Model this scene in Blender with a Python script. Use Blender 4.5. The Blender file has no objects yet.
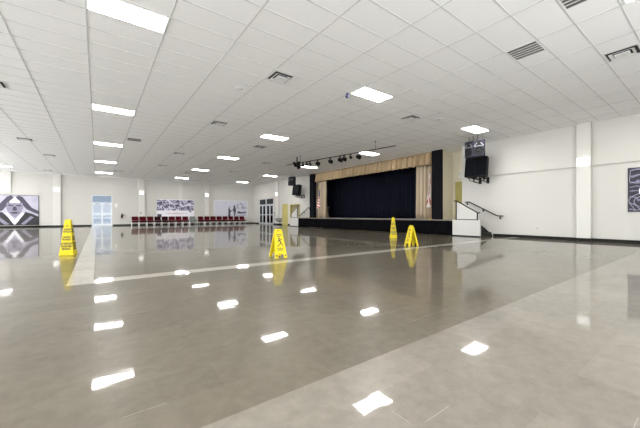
import bpy, bmesh, math, random
from mathutils import Vector, Matrix
random.seed(7)
S = bpy.context.scene
COL = S.collection
R = math.radians

# ------------------------------------------------------------------ camera
cd = bpy.data.cameras.new('camera'); cam = bpy.data.objects.new('camera', cd); COL.objects.link(cam)
cam.location = (0, 0, 1.01)
cam.rotation_euler = (R(90), 0, R(-36.378))
cd.sensor_width = 36.0; cd.lens = 302.03 / 640 * 36; cd.shift_y = 1 / 640
cd.clip_start = 0.05; cd.clip_end = 300
S.camera = cam

# ------------------------------------------------------------------ world, exposure
W = bpy.data.worlds.new('World'); S.world = W; W.use_nodes = True
bg = W.node_tree.nodes['Background']
bg.inputs[0].default_value = (0.94, 0.97, 1.0, 1); bg.inputs[1].default_value = 5.2
S.view_settings.view_transform = 'Standard'; S.view_settings.look = 'None'
S.view_settings.gamma = 1.0; S.view_settings.use_curve_mapping = False
S.view_settings.exposure = 0.6
PANEL = 33.0        # radiance of the ceiling panels
SCONCE = 0.8

# ------------------------------------------------------------------ dimensions
H = 4.57; XR = 15.25; YB = 34.55; XL = -10.5; YF = -4.0
ST = 0.76; XS = 14.0          # stage height, stage front

# ------------------------------------------------------------------ materials
def mat(name, col, rough=0.5, metal=0.0, emit=None, var=0.0, scale=8.0, bump=0.0, spec=0.5, coat=0.0, stretch=(1, 1, 1)):
    m = bpy.data.materials.new(name); m.use_nodes = True
    nt = m.node_tree; n = nt.nodes; b = n['Principled BSDF']
    b.inputs['Roughness'].default_value = rough; b.inputs['Metallic'].default_value = metal
    b.inputs['Specular IOR Level'].default_value = spec
    b.inputs['Coat Weight'].default_value = coat
    b.inputs['Base Color'].default_value = (*col, 1)
    if emit:
        b.inputs['Emission Color'].default_value = (*emit[0], 1); b.inputs['Emission Strength'].default_value = emit[1]
    if var or bump:
        tc = n.new('ShaderNodeTexCoord'); mp = n.new('ShaderNodeMapping'); mp.inputs['Scale'].default_value = stretch
        nz = n.new('ShaderNodeTexNoise'); nz.inputs['Scale'].default_value = scale; nz.inputs['Detail'].default_value = 4
        nt.links.new(tc.outputs['Object'], mp.inputs[0]); nt.links.new(mp.outputs[0], nz.inputs['Vector'])
        if var:
            mx = n.new('ShaderNodeMix'); mx.data_type = 'RGBA'
            mx.inputs[6].default_value = (*[max(0, c * (1 - var)) for c in col], 1)
            mx.inputs[7].default_value = (*[min(1, c * (1 + var)) for c in col], 1)
            nt.links.new(nz.outputs['Fac'], mx.inputs[0]); nt.links.new(mx.outputs[2], b.inputs['Base Color'])
        if bump:
            bp = n.new('ShaderNodeBump'); bp.inputs['Strength'].default_value = bump; bp.inputs['Distance'].default_value = 0.01
            nt.links.new(nz.outputs['Fac'], bp.inputs['Height']); nt.links.new(bp.outputs[0], b.inputs['Normal'])
    return m

def math_node(nt, op, a, b=None):
    k = nt.nodes.new('ShaderNodeMath'); k.operation = op
    for i, v in enumerate((a, b)):
        if v is None: continue
        if isinstance(v, (int, float)): k.inputs[i].default_value = v
        else: nt.links.new(v, k.inputs[i])
    return k.outputs[0]

def floor_material():
    m = bpy.data.materials.new('polished vinyl tile'); m.use_nodes = True
    nt = m.node_tree; n = nt.nodes; L = nt.links; b = n['Principled BSDF']
    geo = n.new('ShaderNodeTexCoord'); sep = n.new('ShaderNodeSeparateXYZ'); L.new(geo.outputs['Object'], sep.inputs[0])
    X, Y = sep.outputs[0], sep.outputs[1]
    near = math_node(nt, 'LESS_THAN', Y, 1.49)
    st = math_node(nt, 'MULTIPLY', math_node(nt, 'GREATER_THAN', Y, 5.58), math_node(nt, 'LESS_THAN', Y, 5.90))
    st = math_node(nt, 'MULTIPLY', st, math_node(nt, 'GREATER_THAN', X, -0.36))
    bd = math_node(nt, 'MULTIPLY', math_node(nt, 'GREATER_THAN', X, -0.36), math_node(nt, 'LESS_THAN', X, -0.05))
    bd = math_node(nt, 'MULTIPLY', bd, math_node(nt, 'GREATER_THAN', Y, 5.58))
    line = math_node(nt, 'MAXIMUM', st, bd)
    # mottling
    n1 = n.new('ShaderNodeTexNoise'); n1.inputs['Scale'].default_value = 9; n1.inputs['Detail'].default_value = 7; n1.inputs['Roughness'].default_value = 0.7
    n2 = n.new('ShaderNodeTexNoise'); n2.inputs['Scale'].default_value = 1.1; n2.inputs['Detail'].default_value = 5; n2.inputs['Distortion'].default_value = 1.2
    L.new(geo.outputs['Object'], n1.inputs['Vector']); L.new(geo.outputs['Object'], n2.inputs['Vector'])
    # tiles, one cell 0.61 m
    cx = math_node(nt, 'FLOOR', math_node(nt, 'DIVIDE', X, 0.61)); cy = math_node(nt, 'FLOOR', math_node(nt, 'DIVIDE', math_node(nt, 'SUBTRACT', Y, 1.49), 0.305))
    cmb = n.new('ShaderNodeCombineXYZ'); L.new(cx, cmb.inputs[0]); L.new(cy, cmb.inputs[1])
    wn = n.new('ShaderNodeTexWhiteNoise'); wn.noise_dimensions = '2D'; L.new(cmb.outputs[0], wn.inputs['Vector'])
    fx = math_node(nt, 'FRACT', math_node(nt, 'DIVIDE', X, 0.61)); fy = math_node(nt, 'FRACT', math_node(nt, 'DIVIDE', math_node(nt, 'SUBTRACT', Y, 1.49), 0.305))
    jx = math_node(nt, 'LESS_THAN', fx, 0.005); jy = math_node(nt, 'LESS_THAN', fy, 0.010)
    joint = math_node(nt, 'MAXIMUM', jx, jy)
    n3 = n.new('ShaderNodeTexNoise'); n3.inputs['Scale'].default_value = 0.8; n3.inputs['Detail'].default_value = 2
    L.new(geo.outputs['Object'], n3.inputs['Vector'])
    joint = math_node(nt, 'MULTIPLY', joint, math_node(nt, 'GREATER_THAN', n3.outputs['Fac'], 0.60))
    def mix(f, a, c):
        k = n.new('ShaderNodeMix'); k.data_type = 'RGBA'
        if isinstance(f, float): k.inputs[0].default_value = f
        else: L.new(f, k.inputs[0])
        for i, v in ((6, a), (7, c)):
            if isinstance(v, tuple): k.inputs[i].default_value = (*v, 1)
            else: L.new(v, k.inputs[i])
        return k.outputs[2]
    col = mix(line, mix(near, DARK, LIGHT), LINE)
    fac = math_node(nt, 'ADD', math_node(nt, 'MULTIPLY', n1.outputs['Fac'], 0.75), math_node(nt, 'MULTIPLY', n2.outputs['Fac'], 0.35))
    fac = math_node(nt, 'ADD', fac, math_node(nt, 'MULTIPLY', wn.outputs['Value'], 0.12))
    fac = math_node(nt, 'ADD', fac, 0.38)
    vm = n.new('ShaderNodeVectorMath'); vm.operation = 'SCALE'; L.new(col, vm.inputs[0]); L.new(fac, vm.inputs['Scale'])
    fin = mix(math_node(nt, 'MULTIPLY', joint, 0.30), vm.outputs[0], (0.62, 0.60, 0.55))
    L.new(fin, b.inputs['Base Color'])
    # sheen of wax: slightly uneven gloss, each tile lies a hair off level
    mr = n.new('ShaderNodeMapRange'); mr.inputs[3].default_value = 0.02; mr.inputs[4].default_value = 0.055
    L.new(n2.outputs['Fac'], mr.inputs[0]); L.new(mr.outputs[0], b.inputs['Roughness'])
    b.inputs['Specular IOR Level'].default_value = 0.62
    n4 = n.new('ShaderNodeTexNoise'); n4.inputs['Scale'].default_value = 2.6; n4.inputs['Detail'].default_value = 2
    mp = n.new('ShaderNodeMapping'); mp.inputs['Scale'].default_value = (1, 2.2, 1); L.new(geo.outputs['Object'], mp.inputs[0]); L.new(mp.outputs[0], n4.inputs['Vector'])
    bp = n.new('ShaderNodeBump'); bp.inputs['Strength'].default_value = 0.11; bp.inputs['Distance'].default_value = 0.004; L.new(n4.outputs['Fac'], bp.inputs['Height'])
    sub = n.new('ShaderNodeVectorMath'); sub.operation = 'SUBTRACT'; L.new(wn.outputs['Color'], sub.inputs[0]); sub.inputs[1].default_value = (.5, .5, .5)
    sc = n.new('ShaderNodeVectorMath'); sc.operation = 'MULTIPLY'; L.new(sub.outputs[0], sc.inputs[0]); sc.inputs[1].default_value = (0.0022, 0.0036, 0)
    ad = n.new('ShaderNodeVectorMath'); ad.operation = 'ADD'; L.new(bp.outputs[0], ad.inputs[0]); L.new(sc.outputs[0], ad.inputs[1])
    nm = n.new('ShaderNodeVectorMath'); nm.operation = 'NORMALIZE'; L.new(ad.outputs[0], nm.inputs[0]); L.new(nm.outputs[0], b.inputs['Normal'])
    # a share of the wax scatters more widely and leaves a haze round the reflections
    hz = n.new('ShaderNodeBsdfPrincipled'); hz.inputs['Roughness'].default_value = 0.285; hz.inputs['Specular IOR Level'].default_value = 0.62
    L.new(fin, hz.inputs['Base Color']); L.new(nm.outputs[0], hz.inputs['Normal'])
    ms = n.new('ShaderNodeMixShader'); ms.inputs[0].default_value = 0.26
    L.new(b.outputs[0], ms.inputs[1]); L.new(hz.outputs[0], ms.inputs[2]); L.new(ms.outputs[0], n['Material Output'].inputs['Surface'])
    return m

def curtain_mat(name, col, rough=0.85, var=0.12, spec=0.15):
    return mat(name, col, rough, var=var, scale=30, bump=0.15, spec=spec, stretch=(1, 1, 0.05))

DARK = (0.126, 0.109, 0.082); LIGHT = (0.200, 0.181, 0.150); LINE = (0.40, 0.375, 0.33)
M = {
 'floor': floor_material(),
 'wall': mat('cream painted wall', (0.56, 0.545, 0.505), 0.55, var=0.02, scale=1.5, bump=0.02),
 'pilaster': mat('cream gloss column paint', (0.62, 0.605, 0.565), 0.32, var=0.015, scale=3),
 'ceil': mat('white mineral fibre tile', (0.94, 0.94, 0.93), 0.9, var=0.03, scale=60, bump=0.08, spec=0.2),
 'grid': mat('pale grey ceiling bar', (0.62, 0.62, 0.61), 0.6, var=0.03, scale=10),
 'base': mat('black rubber baseboard', (0.010, 0.0095, 0.009), 0.5, var=0.1, spec=0.15),
 'panel': mat('lit diffuser', (0.9, 0.9, 0.9), 0.5, emit=((1.0, 0.985, 0.955), PANEL)),
 'sconce': mat('lit sconce shade', (0.9, 0.9, 0.88), 0.5, emit=((1.0, 0.97, 0.91), SCONCE)),
 'white_metal': mat('white enamelled metal', (0.82, 0.82, 0.81), 0.4, var=0.02),
 'dark_void': mat('dark duct interior', (0.03, 0.03, 0.03), 0.9, var=0.2),
 'grey_slat': mat('grey painted slat', (0.22, 0.22, 0.21), 0.6, var=0.08),
 'black_paint': mat('matt black paint', (0.006, 0.0065, 0.009), 0.8, var=0.15, spec=0.08),
 'black_metal': mat('black powder coated metal', (0.007, 0.007, 0.008), 0.55, var=0.15, spec=0.2),
 'black_plastic': mat('black plastic', (0.007, 0.007, 0.009), 0.6, var=0.1, spec=0.15),
 'tan': curtain_mat('tan velour', (0.43, 0.32, 0.195)),
 'tan_leg': curtain_mat('pale tan velour', (0.47, 0.385, 0.28)),
 'navy': curtain_mat('black navy velour', (0.006, 0.0072, 0.0135), spec=0.05),
 'skirt': curtain_mat('black stage skirt', (0.0035, 0.0035, 0.0045), spec=0.04),
 'deck': mat('worn wood deck', (0.33, 0.28, 0.23), 0.45, var=0.15, scale=4, stretch=(12, 1, 1)),
 'nosing': mat('pale worn nosing', (0.20, 0.185, 0.165), 0.6, var=0.1),
 'tread': mat('dark grey rubber tread', (0.03, 0.032, 0.03), 0.8, spec=0.15, var=0.25, scale=25),
 'box_white': mat('white painted board', (0.55, 0.54, 0.51), 0.5, var=0.02),
 'yellow': mat('yellow moulded plastic', (0.66, 0.52, 0.012), 0.5, var=0.04, scale=5, spec=0.25),
 'ink': mat('black print', (0.02, 0.02, 0.02), 0.5, var=0.1),
 'redprint': mat('dark red print', (0.35, 0.05, 0.02), 0.5, var=0.1),
 'olive': mat('olive yellow paint', (0.47, 0.41, 0.13), 0.5, var=0.05, scale=2),
 'pale_yellow': mat('pale yellow paint', (0.80, 0.74, 0.50), 0.6, var=0.03, scale=2),
 'maroon': mat('maroon upholstery', (0.070, 0.004, 0.008), 0.8, spec=0.1, var=0.25, scale=40, bump=0.1),
 'darkred': mat('very dark red upholstery', (0.022, 0.003, 0.005), 0.8, spec=0.1, var=0.25, scale=40, bump=0.1),
 'greyfab': mat('grey upholstery', (0.17, 0.19, 0.18), 0.7, var=0.15, scale=40, bump=0.1),
 'chrome': mat('bright chair frame metal', (0.70, 0.69, 0.66), 0.3, metal=0.6, var=0.03),
 'alu': mat('silver aluminium', (0.62, 0.64, 0.66), 0.35, metal=0.5, var=0.03),
 'alu_white': mat('white door frame enamel', (0.74, 0.79, 0.84), 0.4, var=0.02),
 'vinyl': mat('white banner vinyl', (0.80, 0.79, 0.83), 0.5, var=0.03),
 'lav': mat('lavender grey print', (0.44, 0.42, 0.51), 0.5, var=0.3, scale=1.5),
 'lav_mid': mat('mid lavender print', (0.24, 0.22, 0.30), 0.5, var=0.3, scale=3),
 'lav_dark': mat('dark violet grey print', (0.055, 0.045, 0.075), 0.5, var=0.5, scale=7),
 'lav_black': mat('near black violet print', (0.014, 0.012, 0.018), 0.5, var=0.6, scale=9),
 'print_white': mat('white print', (0.86, 0.85, 0.88), 0.5, var=0.05),
 'grille': mat('grey speaker grille', (0.028, 0.028, 0.038), 0.8, var=0.35, spec=0.1, scale=70),
 'cone_black': mat('speaker cone', (0.006, 0.006, 0.007), 0.6, spec=0.15, var=0.2),
 'silver_trim': mat('silver speaker trim', (0.14, 0.14, 0.16), 0.6, var=0.1),
 'glossy_grille': mat('black perforated grille', (0.004, 0.005, 0.008), 0.7, spec=0.1, var=0.3, scale=50),
 'flag_red': mat('flag red', (0.45, 0.03, 0.03), 0.7, var=0.12, scale=20),
 'flag_white': mat('flag white', (0.78, 0.76, 0.72), 0.7, var=0.05, scale=20),
 'flag_blue': mat('flag blue', (0.025, 0.035, 0.12), 0.7, var=0.2, scale=20),
 'brass': mat('brass', (0.62, 0.42, 0.12), 0.3, metal=0.8, var=0.05),
 'wood_pole': mat('varnished pole wood', (0.30, 0.18, 0.08), 0.4, var=0.2, scale=20),
 'steel': mat('brushed steel', (0.35, 0.36, 0.36), 0.35, metal=0.7, var=0.1),
 'beige': mat('beige plate', (0.66, 0.64, 0.59), 0.5, var=0.03),
 'extred': mat('extinguisher red', (0.06, 0.012, 0.012), 0.4, var=0.1),
 'navy_metal': mat('navy blue enamel', (0.02, 0.03, 0.12), 0.35, var=0.1),
 'concrete': mat('pale concrete paving', (0.55, 0.57, 0.58), 0.8, var=0.08, scale=3),
 'pale_blue': mat('pale blue daylight colour', (0.50, 0.54, 0.60), 0.6, var=0.03),  # pale blue stands in for daylight beyond the glass doors
}
def glass_mat(name, col, alpha_mix, rough=0.03):
    m = bpy.data.materials.new(name); m.use_nodes = True
    nt = m.node_tree; n = nt.nodes; n.clear()
    out = n.new('ShaderNodeOutputMaterial'); tr = n.new('ShaderNodeBsdfTransparent'); gl = n.new('ShaderNodeBsdfGlossy')
    tr.inputs[0].default_value = (*col, 1); gl.inputs['Roughness'].default_value = rough
    fr = n.new('ShaderNodeFresnel'); fr.inputs[0].default_value = alpha_mix
    mx = n.new('ShaderNodeMixShader')
    nt.links.new(fr.outputs[0], mx.inputs[0]); nt.links.new(tr.outputs[0], mx.inputs[1]); nt.links.new(gl.outputs[0], mx.inputs[2])
    nt.links.new(mx.outputs[0], out.inputs[0]); return m
M['glass_blue'] = glass_mat('blue tinted door glass', (0.86, 0.90, 0.95), 1.45)
M['glass_dark'] = glass_mat('dark tinted door glass', (0.35, 0.36, 0.40), 1.5)

def art_mat(name, stops, scale, dist, detail=4, kind='noise', wscale=2.0):
    m = bpy.data.materials.new(name); m.use_nodes = True
    nt = m.node_tree; n = nt.nodes; b = n['Principled BSDF']; b.inputs['Roughness'].default_value = 0.5
    tc = n.new('ShaderNodeTexCoord')
    nz = n.new('ShaderNodeTexNoise'); nz.inputs['Scale'].default_value = scale; nz.inputs['Detail'].default_value = detail; nz.inputs['Distortion'].default_value = dist
    nt.links.new(tc.outputs['Object'], nz.inputs['Vector'])
    src = nz.outputs['Fac']
    if kind == 'wave':
        wv = n.new('ShaderNodeTexWave'); wv.wave_type = 'RINGS'; wv.rings_direction = 'X'; wv.inputs['Scale'].default_value = wscale
        wv.inputs['Distortion'].default_value = 9; wv.inputs['Detail'].default_value = 3; wv.inputs['Detail Scale'].default_value = 1.4
        nt.links.new(tc.outputs['Object'], wv.inputs['Vector']); src = wv.outputs['Fac']
    cr = n.new('ShaderNodeValToRGB'); e = cr.color_ramp.elements
    e[0].position, e[0].color = stops[0][0], (*stops[0][1], 1); e[1].position, e[1].color = stops[-1][0], (*stops[-1][1], 1)
    for p, c in stops[1:-1]:
        k = e.new(p); k.color = (*c, 1)
    nt.links.new(src, cr.inputs[0]); nt.links.new(cr.outputs[0], b.inputs['Base Color'])
    return m
M['art_crowd'] = art_mat('violet collage print', [(0.36, (0.02, 0.016, 0.035)), (0.45, (0.14, 0.12, 0.22)), (0.52, (0.45, 0.43, 0.55)), (0.62, (0.70, 0.69, 0.78))], 3.2, 1.5, 3)
M['art_wall'] = art_mat('navy swirl print', [(0.0, (0.008, 0.007, 0.016)), (0.70, (0.018, 0.015, 0.034)), (0.90, (0.06, 0.05, 0.10)), (0.99, (0.24, 0.22, 0.31))], 3, 1, 4, 'wave', 1.6)

# ------------------------------------------------------------------ mesh builder
class MB:
    def __init__(s): s.v = []; s.f = []; s.m = []; s.sm = []
    def add(s, vs, fs, mi=0, smooth=False):
        o = len(s.v); s.v += [tuple(v) for v in vs]
        for f in fs: s.f.append([o + i for i in f]); s.m.append(mi); s.sm.append(smooth)
        return s
    def box(s, x0, x1, y0, y1, z0, z1, mi=0, mtx=None):
        vs = [Vector((x, y, z)) for x in (x0, x1) for y in (y0, y1) for z in (z0, z1)]
        if mtx: vs = [mtx @ v for v in vs]
        return s.add(vs, [(0, 1, 3, 2), (4, 6, 7, 5), (0, 4, 5, 1), (2, 3, 7, 6), (0, 2, 6, 4), (1, 5, 7, 3)], mi)
    def tube(s, pts, r, n=10, mi=0, cap=True):
        pts = [Vector(p) for p in pts]; rs = r if isinstance(r, (list, tuple)) else [r] * len(pts)
        vs = []; fs = []
        d0 = (pts[1] - pts[0]).normalized()
        u = d0.orthogonal().normalized()
        for i, p in enumerate(pts):
            d = ((pts[min(i + 1, len(pts) - 1)] - pts[i]).normalized() + (pts[i] - pts[max(i - 1, 0)]).normalized())
            d = d.normalized() if d.length > 1e-6 else d0
            u = (u - d * u.dot(d)).normalized(); w = d.cross(u)
            for k in range(n):
                a = 2 * math.pi * k / n; vs.append(p + (u * math.cos(a) + w * math.sin(a)) * rs[i])
        for i in range(len(pts) - 1):
            for k in range(n):
                a = i * n + k; b = i * n + (k + 1) % n; fs.append((a, b, b + n, a + n))
        s.add(vs, fs, mi, True)
        if cap:
            m_ = len(pts) - 1
            s.add([vs[k] for k in range(n)], [tuple(range(n))[::-1]], mi)
            s.add([vs[m_ * n + k] for k in range(n)], [tuple(range(n))], mi)
        return s
    def prism(s, poly, ext, mi=0):
        """poly: list of 3D points (planar), ext: extrusion vector"""
        n = len(poly); e = Vector(ext); a = [Vector(p) for p in poly]; vs = a + [p + e for p in a]
        fs = [tuple(range(n))[::-1], tuple(range(n, 2 * n))] + [(i, (i + 1) % n, n + (i + 1) % n, n + i) for i in range(n)]
        return s.add(vs, fs, mi)
    def lathe(s, prof, c=(0, 0, 0), n=20, mi=0, mtx=None):
        vs = []; fs = []
        for r, z in prof:
            for k in range(n):
                a = 2 * math.pi * k / n; v = Vector((r * math.cos(a), r * math.sin(a), z))
                vs.append((mtx @ v if mtx else v) + Vector(c))
        for i in range(len(prof) - 1):
            for k in range(n):
                a = i * n + k; b = i * n + (k + 1) % n; fs.append((a, b, b + n, a + n))
        fs.append(tuple(range(n))[::-1]); fs.append(tuple((len(prof) - 1) * n + k for k in range(n)))
        return s.add(vs, fs, mi, True)
    def build(s, name, mats, parent=None, bevel=0.0, seg=2, label=None):
        me = bpy.data.meshes.new(name); me.from_pydata(s.v, [], s.f)
        if not isinstance(mats, (list, tuple)): mats = [mats]
        for k in mats: me.materials.append(k if not isinstance(k, str) else M[k])
        for p, mi, sm in zip(me.polygons, s.m, s.sm): p.material_index = mi; p.use_smooth = sm
        bm = bmesh.new(); bm.from_mesh(me); bmesh.ops.recalc_face_normals(bm, faces=bm.faces); bm.to_mesh(me); bm.free()
        me.update()
        o = bpy.data.objects.new(name, me); COL.objects.link(o)
        if bevel:
            b = o.modifiers.new('bevel', 'BEVEL'); b.width = bevel; b.segments = seg; b.limit_method = 'ANGLE'; b.angle_limit = R(40)
        if parent: o.parent = parent
        if label: o['label'] = label
        return o

def tag(o, label=None, cat=None, group=None, kind=None):
    if label: o['label'] = label
    if cat: o['category'] = cat
    if group: o['group'] = group
    if kind: o['kind'] = kind
    return o
def thing(name, loc, label, cat, rz=0.0, group=None):
    o = bpy.data.objects.new(name, None); COL.objects.link(o); o.location = loc; o.rotation_euler = (0, 0, rz)
    o.empty_display_size = 0.1
    return tag(o, label, cat, group)
def dup(root, loc, rz, label, group=None):
    c = root.copy(); COL.objects.link(c); c.location = loc; c.rotation_euler = (0, 0, rz); c['label'] = label
    if group: c['group'] = group
    for ch in list(root.children):
        d = ch.copy(); COL.objects.link(d); d.parent = c
        for g in list(ch.children):
            e = g.copy(); COL.objects.link(e); e.parent = d
    return c
def struct(o, label=None, cat=None): return tag(o, label, cat, None, 'structure')

def text_mesh(name, txt, size, mtx, material, parent, squeeze=1.0):
    cu = bpy.data.curves.new(name, 'FONT'); cu.body = txt; cu.size = size; cu.align_x = 'CENTER'; cu.align_y = 'CENTER'
    cu.extrude = 0.0005; cu.resolution_u = 3; cu.offset = size * 0.045
    t = bpy.data.objects.new(name, cu); COL.objects.link(t)
    bpy.context.view_layer.update()
    me = bpy.data.meshes.new_from_object(t.evaluated_get(bpy.context.evaluated_depsgraph_get()))
    bpy.data.objects.remove(t)
    me.transform(mtx @ Matrix.Diagonal((squeeze, 1, 1, 1))); me.materials.clear(); me.materials.append(M[material])
    o = bpy.data.objects.new(name, me); COL.objects.link(o); o.parent = parent
    return o

# ================================================================== STRUCTURE
struct(MB().box(XL - .2, 21, YF - .2, YB + .2, -0.15, 0).build('floor', 'floor'))
struct(MB().box(XL - .2, 21, YF - .2, YB + .2, H, H + .15).build('ceiling', 'ceil'))
# ceiling bars: long tile side along X (1.22 m), short along Y (0.61 m)
g = MB(); k = -15
while 1.06 + 1.22 * k < XR:
    x = 1.06 + 1.22 * k
    if x > XL: g.box(x - .013, x + .013, YF, YB, H - .005, H + .002)
    k += 1
k = -14
while 4.15 + .61 * k < YB:
    y = 4.15 + .61 * k
    if y > YF: g.box(XL, XR, y - .011, y + .011, H - .0045, H + .002)
    k += 1
struct(g.build('trim_1', 'grid'))
# wall angle along the tops
struct(MB().box(XL, XR, YB - .03, YB, H - .03, H).build('trim_2', 'white_metal'))

# back wall, opening for the glass doors X -0.42..1.11, z..2.84
DX0, DX1, DZ = -0.42, 1.11, 2.84
w = MB(); w.box(XL - .2, DX0, YB, YB + .2, 0, H); w.box(DX1, XR + .2, YB, YB + .2, 0, H); w.box(DX0, DX1, YB, YB + .2, DZ, H)
struct(w.build('wall_back', 'wall'))
# right wall in one mesh with three openings
GY0, GY1, GZ = 29.12, 32.76, 2.86       # dark glass doors
OY0, OY1, OZ = 26.07, 27.2, 2.12        # olive door
PY0, PY1, PZ = 23.86, 25.68, 2.06       # passage
w = MB()
w.box(XR, XR + .2, GY1, YB, 0, H); w.box(XR, XR + .2, GY0, GY1, GZ, H)
w.box(XR, XR + .2, OY1, GY0, 0, H); w.box(XR, XR + .2, OY0, OY1, OZ, H)
w.box(XR, XR + .2, PY1, OY0, 0, H); w.box(XR, XR + .2, PY0, PY1, PZ, H)
w.box(XR, XR + .2, 22.2, PY0, 0, H); w.box(XR, XR + .2, 21.84, 22.2, ST + .001, H)
struct(w.build('wall_right_far', 'wall'))
w = MB(); w.box(XR, XR + .2, YF, 8.06, 0, H); w.box(XR, XR + .2, 8.06, 8.26, ST + .001, H)
struct(w.build('wall_right', 'wall'))
# alcove beside the stage stairs: return wall and its end wall with a doorway
alc = mat('alcove cream paint', (0.74, 0.69, 0.55), 0.55, var=0.02)
struct(MB().box(15.2, 16.25, 9.35, 9.5, ST + .001, H).build('wall_alcove_side', alc))
w = MB(); w.box(16.25, 16.4, 9.2, 9.4, ST + .001, H); w.box(16.25, 16.4, 8.74, 9.2, 2.87, H); w.box(16.25, 16.4, 8.27, 8.74, ST + .001, H)
struct(w.build('wall_alcove_back', alc))
struct(MB().box(XR + .2, 16.4, 8.12, 8.26, ST + .001, H).build('wall_alcove_end', alc))
# left wall and front wall are outside the picture: their window openings are added to light the ceiling
w = MB(); w.box(XL - .2, XL, YF, YB, 0, 0.3); w.box(XL - .2, XL, YF, YB, 4.3, H)
for y in (-4, 0.5, 5, 9.5, 14, 18.5, 23, 27.5): w.box(XL - .2, XL, y, y + .5, .3, 4.3)
w.box(XL - .2, XL, 33.5, YB, .3, 4.3)
struct(w.build('wall_left', 'wall'))
w = MB(); w.box(XL, XR + .2, YF - .2, YF, 0, 0.25); w.box(XL, XR + .2, YF - .2, YF, 3.4, H)
for x in (-10.5, -6.0, -1.4, 4.0): w.box(x, x + .4, YF - .2, YF, .25, 3.4)
w.box(8.6, XR + .2, YF - .2, YF, .25, 3.4)
struct(w.build('wall_front', 'wall'))
# stage house behind the proscenium
struct(MB().box(19.8, 20, 8.2, 26, 0, H).build('wall_stage_back', 'black_paint'))
struct(MB().box(15.46, 19.8, 25.9, 26.1, 0, H).build('wall_stage_left', 'black_paint'))
struct(MB().box(16.42, 19.8, 8.2, 8.35, ST + .001, H).build('wall_stage_right', 'black_paint'))
struct(MB().box(15.10, 15.2, 9.51, 9.84, ST + .001, H).build('wall_proscenium_right', 'black_paint'))
struct(MB().box(15.10, 15.24, 21.25, 21.83, ST + .001, H).build('wall_proscenium_left', 'black_paint'))
# trim ledges on the walls
LZ0, LZ1 = 2.9, 3.22
w = MB(); w.box(XL, XR, YB - .05, YB, LZ0, LZ1); struct(w.build('trim_3', 'wall', bevel=.006))
w = MB(); w.box(XR - .07, XR, YF, 8.4, LZ0, LZ1); struct(w.build('trim_4', 'wall', bevel=.006))
w = MB(); w.box(XR - .06, XR, 21.9, YB, LZ0, LZ1); struct(w.build('trim_5', 'wall', bevel=.006))
# pilasters
pil_back = [(-6.6, -5.63, .12), (-3.08, -2.56, .16), (3.22, 3.78, .16), (6.89, 7.26, .08), (9.52, 10.02, .16)]
n_trim = 6
for x0, x1, d in pil_back:
    struct(MB().box(x0, x1, YB - d, YB, 2.80 if x0 < -6 else 0, H).build('trim_%d' % n_trim, 'pilaster', bevel=.01)); n_trim += 1
for y0, y1 in ((3.14, 3.57), (27.85, 28.46)):
    struct(MB().box(XR - .16, XR, y0, y1, 0, H).build('trim_%d' % n_trim, 'pilaster', bevel=.01)); n_trim += 1
# baseboards
w = MB(); w.box(XL, DX0 - .02, YB - .02, YB, 0, .12); w.box(DX1 + .04, XR, YB - .02, YB, 0, .12)
for x0, x1, d in pil_back[1:]: w.box(x0 - .02, x1 + .02, YB - d - .02, YB, 0, .12)
struct(w.build('baseboard_back', 'base'))
w = MB()
for y0, y1 in ((YF, 6.72), (PY1, OY0), (OY1, GY0), (GY1, YB)): w.box(XR - .02, XR, y0, y1, 0, .12)
for y0, y1 in ((3.14, 3.57), (27.85, 28.46)): w.box(XR - .18, XR, y0 - .02, y1 + .02, 0, .12)
struct(w.build('baseboard_right', 'base'))

# glass double doors in the back wall
d1 = bpy.data.objects.new('door_1', None); COL.objects.link(d1); d1.location = ((DX0 + DX1) / 2, YB, 0)
struct(d1, 'pale blue double glass doors with transom in the far wall', 'door')
hw = (DX1 - DX0) / 2
f = MB(); f.box(-hw, -hw + .05, 0, .12, 0, DZ); f.box(hw - .05, hw, 0, .12, 0, DZ); f.box(-hw, hw, 0, .12, DZ - .05, DZ); f.box(-hw, hw, -.03, .12, 2.08, 2.17)
f.build('door_frame', 'alu_white', d1, .004)
MB().box(-hw + .05, hw - .05, .05, .06, 2.17, DZ - .05).build('transom_pane', 'glass_blue', d1)
for s in (-1, 1):
    a, b = (-hw + .05, -.005) if s < 0 else (.005, hw - .05)
    lf = MB(); lf.box(a, a + .07, .02, .07, .01, 2.08); lf.box(b - .07, b, .02, .07, .01, 2.08); lf.box(a + .07, b - .07, .02, .07, .01, .2); lf.box(a + .07, b - .07, .02, .07, 1.98, 2.08); lf.box(a + .07, b - .07, .02, .07, 1.08, 1.2)
    leaf = lf.build('door_leaf', 'alu_white', d1, .003)
    MB().box(a + .07, b - .07, .04, .05, .2, 1.08).add([(a + .07, .045, 1.2), (b - .07, .045, 1.2), (b - .07, .045, 1.98), (a + .07, .045, 1.98)], [(0, 1, 2, 3)]).build('glass_pane', 'glass_blue', leaf)
    MB().box(a + .06, b - .06, -.06, -.02, .86, .96).box(a + .08, a + .12, -.04, .03, .88, .94).box(b - .12, b - .08, -.04, .03, .88, .94).build('push_bar', 'steel', leaf, .004)
    cl = MB(); cl.box((a + b) / 2 - .16, (a + b) / 2 + .16, -.05, .02, 2.02, 2.09); cl.build('door_closer', 'steel', leaf, .005)
# outdoor paving; the porch wall and roof are added to screen the bright sky
struct(MB().box(-6, 7, YB + .2, YB + 9, -.15, -.01).build('floor_porch', 'concrete'))
struct(MB().box(-3.5, 4, YB + 2.6, YB + 2.75, -.01, 3.1).build('wall_sky_screen', 'pale_blue'))
struct(MB().box(-3.5, 4, YB + .2, YB + 2.75, 3.1, 3.3).build('ceiling_sky_screen', 'pale_blue'))

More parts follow.
